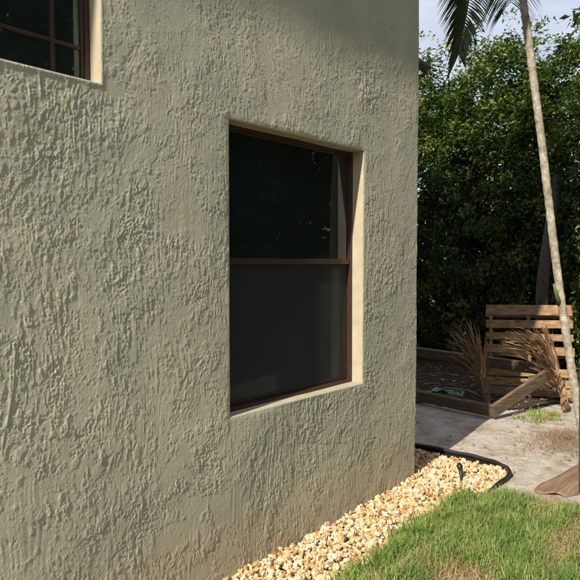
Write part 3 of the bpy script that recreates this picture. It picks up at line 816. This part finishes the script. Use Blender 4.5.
# ------------------------------------------------------------------ dry palm fronds
def strips(paths, w0, var, fold=0.25):
    """paths: list of point lists; thin folded leaf strips"""
    V, F, A = [], [], []
    o = 0
    for pts, w, a in zip(paths, w0, var):
        n = len(pts)
        for i, p in enumerate(pts):
            t = (pts[min(i + 1, n - 1)] - pts[max(i - 1, 0)]).normalized()
            s = t.cross(Vector((random.uniform(-.2, .2), random.uniform(-.2, .2), 1)))
            if s.length < 1e-3: s = Vector((1, 0, 0))
            s.normalize(); nn = s.cross(t)
            ww = w * math.sin(math.pi * min(0.97, 0.18 + 0.80 * i / (n - 1))) * 0.5
            V += [p - s * ww, p + nn * ww * fold, p + s * ww]; A += [a] * 3
        for i in range(n - 1):
            k = o + 3 * i; F += [(k, k + 1, k + 4, k + 3), (k + 1, k + 2, k + 5, k + 4)]
        o += 3 * n
    return np.array([tuple(v) for v in V]), np.array(F), A

def dry_frond(name, label, base, stem_pts, tips, wid, n, seed):
    random.seed(seed)
    root = empty(name, base); tag(root, label, 'palm frond')
    mb = MB(); sp = smooth_path(stem_pts, 4)
    mb.tube(sp, [0.022 - 0.016 * i / (len(sp) - 1) for i in range(len(sp))], 8); mb.build('stalk', M['stick'], root, smooth=True)
    paths, w0, var = [], [], []
    for i in range(n):
        f = i / (n - 1)
        s = sp[min(len(sp) - 1, int((0.30 + 0.69 * random.random()) * len(sp)))]
        tp = [Vector(t) for t in tips]; q = f * (len(tp) - 1); k = min(int(q), len(tp) - 2)
        tip = tp[k].lerp(tp[k + 1], q - k) + Vector((random.gauss(0, .035), random.gauss(0, .05), random.gauss(0, .035)))
        mid = s.lerp(tip, 0.5) + Vector((random.gauss(0, .03), random.gauss(0, .03), 0.09 + random.uniform(-0.04, .08)))
        pts = [((1 - t) ** 2) * s + 2 * t * (1 - t) * mid + t * t * tip for t in [j / 6 for j in range(7)]]
        paths.append(pts); w0.append(wid * random.uniform(0.7, 1.2)); var.append(random.random())
    for i in range(22):
        a0 = random.uniform(0, 6.28); k0 = random.randint(0, len(sp) // 2); pts = []
        for j in range(7):
            p = sp[min(len(sp) - 1, k0 + j)]; a = a0 + j * 0.7
            pts.append(p + Vector((math.cos(a), math.sin(a), 0)) * (0.028 - 0.0012 * j))
        paths.append(pts); w0.append(wid * 1.5); var.append(random.random())
    V, F, A = strips(paths, w0, var)
    o = np_mesh('leaflets', V, F, M['dryfrond'], root, attr={'var': A}); o['kind'] = 'stuff'
    return root
# frond standing in the shade left of the pallet
dry_frond('dry_palm_frond', 'dead brown palm frond standing in shade left of the pallet', (-0.48, 6.62, 0.0),
          [(-0.46, 6.60, 0.0), (-0.49, 6.63, 0.16), (-0.53, 6.64, 0.34), (-0.58, 6.66, 0.48)],
          [(-0.98, 6.58, 0.50), (-0.98, 6.66, 0.74), (-0.90, 6.66, 0.90), (-0.74, 6.68, 0.94), (-0.56, 6.72, 0.80), (-0.50, 6.62, 0.52)], 0.019, 60, 21)
# frond hanging beside the palm, fanning left across the pallet
dry_frond('dry_palm_frond', 'sunlit tan dead palm frond fanned out beside the palm trunk', (0.24, 6.98, 0.0),
          [(0.26, 6.96, 0.0), (0.245, 6.95, 0.15), (0.21, 6.93, 0.32), (0.17, 6.90, 0.48), (0.10, 6.86, 0.62)],
          [(-0.36, 6.60, 0.66), (-0.34, 6.62, 0.78), (-0.26, 6.66, 0.86), (-0.14, 6.72, 0.90), (0.0, 6.80, 0.90), (0.10, 6.86, 0.86)], 0.030, 96, 22)
# ------------------------------------------------------------------ palm
CR = Vector((0.758, 0.652, 0))
def palm_pt(px, py, dep=5.95, dz=0):
    """trunk outline measured in a plane 5.95 m in front of the camera"""
    p = R(2.47); b = (290 - py) / 625; r = (px - 290) / 625 * dep
    f = dep * (math.cos(p) + b * math.sin(p))
    return Vector((2.35 + 0.758 * r - 0.652 * f, 0.652 * r + 0.758 * f, 1.6 + dep * (b * math.cos(p) - math.sin(p)) + dz))
trunk_px = [(585, 441), (577, 400), (571, 365), (564, 320), (556, 262), (548.5, 200), (541.5, 140), (535, 90), (528.5, 40), (523, 0), (516, -60), (511, -120)]
tp = smooth_path([palm_pt(*p) for p in trunk_px], 14)
palm = empty('palm_tree', (tp[0].x, tp[0].y, 0)); tag(palm, 'slender leaning palm with pale ringed trunk in front of the hedge', 'palm tree')
mb = MB(); rad = []
for i in range(len(tp)):
    f = i / (len(tp) - 1); r_ = 0.039 - 0.004 * f + 0.018 * math.exp(-f * 22)
    rad.append(r_ * (1.05 + 0.02 * math.sin(i * 1.7) if i % 3 == 0 else 0.975 + 0.015 * math.sin(i * 2.3)))
mb.tube(tp, rad, 16); mb.build('trunk', M['palmbark'], palm, smooth=True)
crown = tp[-1]
def palm_frond(pts, leaf_len, seed, n=44, droop=0.55):
    random.seed(seed)
    sp = smooth_path(pts, 6)
    mb = MB(); mb.tube(sp, [0.016 - 0.013 * i / (len(sp) - 1) for i in range(len(sp))], 7)
    fo = mb.build('frond', M['rachis'], palm, smooth=True)
    paths, w0, var = [], [], []
    for i in range(n):
        f = 0.14 + 0.86 * i / (n - 1)
        q = f * (len(sp) - 1); k = min(int(q), len(sp) - 2); p = sp[k].lerp(sp[k + 1], q - k)
        t = (sp[k + 1] - sp[k]).normalized()
        s = t.cross(Vector((0, 0, 1)))
        if s.length < 0.15: s = t.cross(Vector((0.65, 0.75, 0.1)))
        s.normalize()
        L = leaf_len * (0.5 + 0.5 * math.sin(math.pi * min(1, 0.2 + 0.75 * f))) * random.uniform(0.88, 1.08)
        for sd in (-1, 1):
            d = (t * 0.62 + s * sd * 0.78 + Vector((0, 0, 0.08))).normalized()
            pts2 = []
            for j in range(6):
                u_ = j / 5
                pts2.append(p + d * L * u_ + Vector((0, 0, -1)) * L * droop * u_ * u_)
            paths.append(pts2); w0.append(0.034 * random.uniform(0.8, 1.1)); var.append(random.random())
    V, F, A = strips(paths, w0, var, 0.35)
    o = np_mesh('leaflets', V, F, M['frond'], fo, attr={'var': A}); o['kind'] = 'stuff'
# frond drooping into the picture left of the trunk
c0 = crown
palm_frond([c0, palm_pt(494, -150, 5.85), palm_pt(481, -115, 5.72), palm_pt(474, -45, 5.64), palm_pt(468, 5, 5.6), palm_pt(459, 52, 5.6)], 0.41, 31, 78, 0.30)
palm_frond([c0, c0 + Vector((-0.27, 0.35, 0.45)), c0 + Vector((-0.42, 0.85, 0.25)), c0 + Vector((-0.48, 1.2, -0.25)), c0 + Vector((-0.50, 1.3, -0.60))], 0.5, 32, 36, 0.6)
for k_, (a_, L_, dz_) in enumerate([(20, 2.0, .1), (75, 1.9, .3), (120, 2.0, .2), (175, 1.9, .2), (250, 2.1, .35), (300, 2.0, .1), (335, 2.0, .5), (215, 1.7, 1.1), (45, 1.7, 1.2)]):
    d_ = Vector((math.cos(R(a_)), math.sin(R(a_)), 0))
    if 190 < a_ < 320: L_ *= 0.55
    palm_frond([c0, c0 + d_ * L_ * .3 + Vector((0, 0, .45 + dz_ * .5)), c0 + d_ * L_ * .65 + Vector((0, 0, .45 + dz_)), c0 + d_ * L_ + Vector((0, 0, -.05 + dz_))], 0.5, 40 + k_, 34, 0.5)
# pale boot stub on the trunk
mb = MB(); q0 = palm_pt(560, 305); q1 = palm_pt(553.5, 284, 5.87)
mb.tube([q0, q0.lerp(q1, .5) + Vector((0, 0, -.01)), q1], [0.026, 0.019, 0.007], 8); mb.build('leaf_stub', M['rachis'], palm, smooth=True)

# ------------------------------------------------------------------ trees of the hedge
def leaf_cloud(centres, per, spread, lmin, lmax, outward_c, seed, droop=0.35, up=0.4, simple=False):
    r_ = np.random.default_rng(seed)
    C = np.repeat(centres, per, axis=0); n = len(C)
    d = r_.standard_normal((n, 3)); d /= np.linalg.norm(d, axis=1)[:, None]
    P = C + d * (spread * r_.random((n, 1)) ** 0.55) * np.array([1, 1, 0.85])
    out = P - outward_c; out /= np.linalg.norm(out, axis=1)[:, None] + 1e-6
    nrm = out * 0.55 + r_.standard_normal((n, 3)) * 0.55 + np.array([0, 0, up]); nrm /= np.linalg.norm(nrm, axis=1)[:, None]
    ax = r_.standard_normal((n, 3)) + out * 0.6 + np.array([0, 0, -droop * 2]); ax -= nrm * np.sum(ax * nrm, 1)[:, None]; ax /= np.linalg.norm(ax, axis=1)[:, None]
    sd = np.cross(nrm, ax)
    L = r_.uniform(lmin, lmax, (n, 1)) * np.repeat(r_.uniform(0.75, 1.2, len(centres)), per)[:, None]; W = L * r_.uniform(0.36, 0.50, (n, 1))
    V = np.stack([P, P + ax * L * 0.45 + sd * W * 0.5 + nrm * L * 0.05, P + ax * L * 0.45 - sd * W * 0.5 + nrm * L * 0.05, P + ax * L - nrm * L * 0.10, P + ax * L * 0.5 - nrm * L * 0.02], 1)
    F = np.array([(0, 1, 2), (1, 3, 2)]) if simple else np.array([(0, 1, 4), (0, 4, 2), (1, 3, 4), (4, 3, 2)])
    F = (F[None] + (np.arange(n) * 5)[:, None, None]).reshape(-1, 3)
    cv = np.repeat(r_.normal(0.44, 0.20, len(centres)), per)
    var = np.clip(cv + r_.normal(0, 0.16, n) + (r_.random(n) < 0.02) * 0.4, 0, 1)
    return V.reshape(-1, 3), F, np.repeat(var, 5)

def hedge_tree(x, y, h, rx, ry, z0, nclump, per, seed, label, lmin=.06, lmax=.105, group='trees of the back hedge', trunk_n=3, simple=False):
    r_ = np.random.default_rng(seed)
    root = empty('hedge_tree', (x, y, -0.03)); tag(root, label, 'tree', group)
    cz = (z0 + h) / 2; rz = (h - z0) / 2
    # crown: clumps through a rounded column, more of them near its skin, sprigs at the top
    th = r_.uniform(0, 2 * np.pi, nclump); zz = r_.uniform(-1, 1, nclump)
    prof = (1 - np.abs(zz) ** 3.2) ** 0.5 * (1 + 0.16 * np.sin(3 * th + seed) + 0.12 * np.sin(5 * zz + 2 * th))
    rr = np.clip(r_.beta(4.0, 1.5, nclump), 0, 1)
    C = np.stack([x + rx * prof * rr * np.cos(th), y + ry * prof * rr * np.sin(th), cz + rz * zz * (0.93 + 0.07 * np.sin(2 * th + seed))], -1)
    V, F, A = leaf_cloud(C, per, 0.21, lmin, lmax, np.array([x, y, cz - 0.3]), seed, simple=simple)
    ns = 26
    st = np.stack([x + r_.uniform(-.85, .85, ns) * rx, y + r_.uniform(-.6, .6, ns) * ry, h - 0.25 + r_.uniform(0, .5, ns)], -1)
    V2, F2, A2 = leaf_cloud(st, 16, 0.15, lmin, lmax, np.array([x, y, cz]), seed + 1, simple=simple)
    co = np_mesh('crown', np.concatenate([V, V2]), np.concatenate([F, F2 + len(V)]), M['leaf'], root, attr={'var': np.concatenate([A, np.clip(A2 + .15, 0, 1)])})
    mb = MB(); random.seed(seed)
    for k in range(trunk_n):
        a = 2 * math.pi * k / trunk_n + random.uniform(-.5, .5)
        b = Vector((x + 0.18 * math.cos(a), y + 0.14 * math.sin(a), -0.05))
        top = Vector((x + rx * .45 * math.cos(a), y + ry * .45 * math.sin(a), h * .72))
        mid = b.lerp(top, .5) + Vector((random.uniform(-.12, .12), random.uniform(-.1, .1), 0))
        pts = smooth_path([b, b.lerp(mid, .5) + Vector((random.uniform(-.05, .05), 0, 0)), mid, top], 4)
        mb.tube(pts, [0.05 - 0.038 * i / (len(pts) - 1) for i in range(len(pts))], 8)
        for m_ in range(6):
            i = random.randint(4, len(pts) - 2); p = pts[i]
            e = p + Vector((random.uniform(-.6, .6) * rx, random.uniform(-.6, .6) * ry, random.uniform(.2, .7)))
            mb.tube([p, p.lerp(e, .5) + Vector((0, 0, .06)), e], [0.02, 0.014, 0.006], 6)
    mb.build('trunk', M['bark'], root, smooth=True)
    return root
hedge_tree(-3.05, 9.5, 5.0, 1.0, 0.95, 0.0, 500, 62, 101, 'dense green hedge tree next to the stucco wall corner', .058, .10)
hedge_tree(-1.75, 9.8, 5.2, 1.0, 0.95, 0.0, 500, 62, 102, 'dense green hedge tree behind the drooping palm frond tip', .058, .10)
hedge_tree(-0.60, 9.9, 4.95, 1.0, 0.95, 0.0, 500, 62, 103, 'dense green hedge tree directly behind the palm trunk', .058, .10)
hedge_tree(0.40, 9.2, 4.75, 0.9, 0.85, 0.0, 480, 46, 104, 'sunlit green hedge tree right of the palm trunk', .058, .10)
hedge_tree(-4.4, 9.9, 5.1, 0.95, 0.9, 0.1, 190, 42, 105, 'green hedge tree hidden behind the house corner', .09, .14)
hedge_tree(1.7, 9.6, 4.9, 0.95, 0.9, 0.1, 190, 42, 106, 'green hedge tree beyond the right picture edge', .09, .14)
for i_, (x_, y_) in enumerate([(-3.4, 11.0), (-2.2, 11.2), (-0.9, 11.3), (0.4, 11.1)]):
    hedge_tree(x_, y_, 4.75, 1.0, 0.9, -0.05, 340, 40, 120 + i_, ['shaded tree deep behind the hedge by the house corner', 'shaded tree deep behind the hedge below the frond tip', 'shaded tree deep behind the hedge and the palm trunk', 'shaded tree deep behind the right end of the hedge'][i_], .11, .17, simple=True)
for i_ in range(7):
    hedge_tree(5.2 + 0.3 * (i_ % 2), 1.0 + i_ * 1.45, 6.6 + 0.4 * (i_ % 3), 1.15, 1.1, -0.05, 420, 34, 140 + i_,
               'tall hedge tree along the right side of the lawn, out of frame', .19, .29, 'hedge along the right of the lawn', 2, True)

# grey trunk rising behind the pallet
gt = empty('bare_tree_trunk', (-0.34, 8.02, -0.03)); tag(gt, 'grey brown tree trunk standing in shade just behind the pallet', 'tree trunk')
mb = MB(); pts = smooth_path([(-0.34, 8.02, -0.04), (-0.35, 8.02, 0.7), (-0.37, 8.04, 1.3), (-0.42, 8.4, 2.0), (-0.55, 9.1, 2.8)], 6)
mb.tube(pts, [0.09 - 0.03 * i / (len(pts) - 1) for i in range(len(pts))], 14); mb.build('trunk', M['bark'], gt, smooth=True)

# broad-leaved tree off to the right, one branch reaching into the top right corner
bt = empty('broadleaf_tree', (2.3, 6.6, -0.03)); tag(bt, 'large leaved tree whose branch hangs into the top right corner', 'tree')
mb = MB()
pts = smooth_path([(2.3, 6.6, -0.05), (2.32, 6.6, 1.4), (2.25, 6.55, 2.8), (2.2, 6.5, 3.9)], 5); mb.tube(pts, [0.11 - 0.05 * i / (len(pts) - 1) for i in range(len(pts))], 12)
limbs = [[(2.25, 6.55, 2.9), (1.8, 6.3, 3.6), (1.2, 6.05, 4.0), (0.85, 5.9, 3.95), (0.64, 5.78, 3.72)], [(2.2, 6.5, 3.6), (2.6, 6.7, 4.3), (3.0, 6.9, 4.8)], [(2.2, 6.5, 3.8), (2.0, 6.9, 4.6), (1.9, 7.2, 5.2)], [(2.2, 6.5, 3.7), (2.3, 6.0, 4.5), (2.5, 5.6, 5.0)], [(1.2, 6.05, 4.0), (0.85, 5.85, 4.15), (0.66, 5.78, 4.12)]]
for l_ in limbs:
    p_ = smooth_path(l_, 4); mb.tube(p_, [0.035 - 0.027 * i / (len(p_) - 1) for i in range(len(p_))], 7)
mb.build('trunk', M['bark'], bt, smooth=True)
cc = []
r_ = np.random.default_rng(77)
for l_ in limbs[1:4]:
    for k in range(16): cc.append(np.array(l_[-1]) + r_.normal(0, .38, 3))
    for k in range(6): cc.append(np.array(l_[1]) + r_.normal(0, .25, 3))
V, F, A = leaf_cloud(np.array(cc), 18, 0.28, .12, .19, np.array([2.2, 6.5, 4.2]), 78, droop=.7)
cb = np.array([(1.2, 6.05, 4.0), (1.0, 5.97, 3.98), (0.85, 5.9, 3.92), (0.76, 5.85, 3.82), (0.69, 5.8, 3.72), (0.80, 5.83, 4.15), (0.72, 5.8, 4.14)])
V2, F2, A2 = leaf_cloud(cb, 15, 0.15, .11, .17, np.array([1.3, 6.1, 4.3]), 79, droop=.6)
np_mesh('crown', np.concatenate([V, V2]), np.concatenate([F, F2 + len(V)]), M['bigleaf'], bt, attr={'var': np.concatenate([A, A2])})

# ------------------------------------------------------------------ things on the yard
# green bin just entering the picture on the right
bx, by = 1.072, 4.53
bn = empty('green_bin', (bx + 0.3, by + 0.25, 0)); tag(bn, 'dark green upright container cut off by the right picture edge', 'bin')
bu, bv_ = Vector((0.978, 0.208, 0)), Vector((-0.208, 0.978, 0))
def taper_box(p, w, d, z0, z1, inset):
    vs = []
    for z, s in ((z0, inset), (z1, 0)):
        for a, b in ((s, s), (w - s, s), (w - s, d - s), (s, d - s)):
            q = p + bu * a + bv_ * b; vs.append((q.x, q.y, z))
    return vs, [(3, 2, 1, 0), (4, 5, 6, 7), (0, 1, 5, 4), (1, 2, 6, 5), (2, 3, 7, 6), (3, 0, 4, 7)]
mb = MB(); mb.add(*taper_box(Vector((bx, by, 0)), 0.50, 0.52, 0.0, 0.90, 0.012)); mb.build('body', M['green'], bn, bevel=0.012)
mb = MB(); mb.add(*taper_box(Vector((bx, by, 0)) - bu * .004 - bv_ * .015, 0.515, 0.55, 0.902, 0.945, 0.0)); mb.build('lid', M['green'], bn, bevel=0.012)
for s in (0.06, 0.44):
    c = Vector((bx, by, 0.10)) + bu * s + bv_ * 0.52
    mb = MB(); mb.tube([c - bu * .025, c + bu * .025], 0.10, 16); mb.build('wheel', M['black'], bn)

# curled brown palm sheath on the ground at the right
sv, sf = [], []
ns_, nc = 22, 11
for i in range(ns_):
    f = i / (ns_ - 1); w = 0.15 * min(1, (f + 0.12) / 0.30) ** 0.5 * (1 - 0.25 * f)
    cx_, cy_ = 0.93 + 0.06 * f + 0.05 * math.sin(2.6 * f), 4.40 + 1.05 * f
    for j in range(nc):
        q = 2 * j / (nc - 1) - 1
        sv.append((cx_ + w * q, cy_ + 0.03 * math.sin(2.2 * q + 4 * f) * (1 - f), 0.006 + 0.022 * (1 - q * q) * (0.25 + .75 * f) + 0.006 * math.sin(9 * f + 4 * q) + (0.02 * max(0, -q - 0.6))))
sf = [(i * nc + j, i * nc + j + 1, (i + 1) * nc + j + 1, (i + 1) * nc + j) for i in range(ns_ - 1) for j in range(nc - 1)]
so = np_mesh('palm_sheath', sv, sf, M['sheath'], smooth=True, origin=(0.98, 4.8, 0))
so.modifiers.new('thickness', 'SOLIDIFY').thickness = 0.006
tag(so, 'curled brown palm sheath lying on the dirt at the right edge', 'palm sheath')

# dry brown clippings heap
n_ = 2600
hx = rng.normal(0.62, 0.17, n_); hy = rng.normal(5.75, 0.24, n_)
hz = 0.085 * np.exp(-(((hx - .62) / .2) ** 2 + ((hy - 5.75) / .28) ** 2))
V, F, A = blades(hx, hy, hz * rng.random(n_), rng.uniform(.025, .08, n_), rng.uniform(.002, .004, n_), rng.uniform(0, .6, n_), 2.2)
tag(np_mesh('clippings_heap', V, F, M['straw'], attr={'var': A}), 'low heap of dry brown clippings on the dirt at right', 'clippings', kind='stuff')
# weeds by the palm foot
n_ = 420
cl = np.array([(0.06, 6.62), (0.14, 6.50), (-0.02, 6.38), (0.20, 6.72), (0.02, 6.78), (0.17, 6.35), (0.26, 6.55)])
ci = rng.integers(0, len(cl), n_)
wx = cl[ci, 0] + rng.normal(0, .045, n_); wy_ = cl[ci, 1] + rng.normal(0, .05, n_)
V, F, A = blades(wx, wy_, np.zeros(n_), rng.uniform(.02, .085, n_), rng.uniform(.005, .014, n_), np.where(rng.random(n_) < .35, rng.uniform(0, .2, n_), rng.uniform(.3, .95, n_)), 1.0)
tag(np_mesh('weeds', V, F, M['grass'], attr={'var': A}), 'small green weeds sprouting between palm foot and timber frame', 'weeds', kind='stuff')
n_ = 260
wx = rng.uniform(.55, 1.3, n_); wy_ = rng.uniform(4.4, 5.0, n_); k = smooth_noise(wx, wy_, 7, 9) > .9
V, F, A = blades(wx[k], wy_[k], np.zeros(k.sum()), rng.uniform(.03, .07, k.sum()), rng.uniform(.003, .006, k.sum()), rng.uniform(.2, .7, k.sum()), .9)
if k.sum(): tag(np_mesh('stray_grass', V, F, M['grass'], attr={'var': A}), 'stray grass tufts on the dirt beside the black edging', 'grass', kind='stuff')
# leaf litter and wood chips on the dirt
n_ = 2600
lx = rng.uniform(-3.5, 1.6, n_); ly = rng.uniform(4.9, 8.8, n_)
dens = np.where(mulch_in(lx, ly), 1.0, 0.22); k = rng.random(n_) < dens; lx, ly = lx[k], ly[k]; n_ = len(lx)
a_ = rng.uniform(0, 6.28, n_); L_ = rng.uniform(.006, .024, n_); W_ = L_ * rng.uniform(.3, .6, n_)
L_ = np.where(mulch_in(lx, ly), L_ * 1.8, L_); W_ = np.where(mulch_in(lx, ly), W_ * 1.8, W_)
P = np.stack([lx, ly, np.where(mulch_in(lx, ly), .014, .004) + rng.uniform(0, .008, n_)], -1); d1 = np.stack([np.cos(a_), np.sin(a_), rng.normal(0, .12, n_)], -1); d2 = np.stack([-np.sin(a_), np.cos(a_), rng.normal(0, .25, n_)], -1)
V = np.stack([P - d1 * L_[:, None], P + d2 * W_[:, None] + [0, 0, .004], P + d1 * L_[:, None], P - d2 * W_[:, None] + [0, 0, .004]], 1).reshape(-1, 3)
F = (np.array([(0, 3, 1), (1, 3, 2)])[None] + (np.arange(n_) * 4)[:, None, None]).reshape(-1, 3)
tag(np_mesh('leaf_litter', V, F, M['litter'], attr={'var': np.repeat(rng.random(n_), 4)}), 'scattered dead leaves and chips on the dirt yard', 'leaf litter', kind='stuff')

# crumpled plastic sheet and a stick in the shade behind the front plank
X, Y = np.meshgrid(np.linspace(-1.30, -0.85, 26), np.linspace(6.62, 6.85, 18), indexing='ij')
Zp = 0.03 + 0.03 * np.abs(smooth_noise(X, Y, 9, 61)) + 0.02 * np.abs(smooth_noise(X, Y, 22, 62))
Xp = X + 0.03 * smooth_noise(X, Y, 6, 63); Yp = Y + 0.04 * smooth_noise(X, Y, 6, 64)
ii = np.arange(X.size).reshape(X.shape)
po = np_mesh('plastic_sheet', np.stack([Xp, Yp, Zp], -1).reshape(-1, 3), np.stack([ii[:-1, :-1], ii[1:, :-1], ii[1:, 1:], ii[:-1, 1:]], -1).reshape(-1, 4), M['plastic'], origin=(-1, 6.7, 0))
po.modifiers.new('thickness', 'SOLIDIFY').thickness = 0.002
tag(po, 'crumpled pale teal plastic sheet lying in shade inside the timber frame', 'plastic sheet')
mb = MB(); mb.tube(smooth_path([(-1.05, 6.72, 0.13), (-0.9, 6.68, 0.15), (-0.72, 6.64, 0.16), (-0.55, 6.58, 0.14)], 4), [0.007] * 13, 7)
tag(mb.build('stick', M['stick'], smooth=True), 'thin pale stick lying in shade across the timber frame', 'stick')
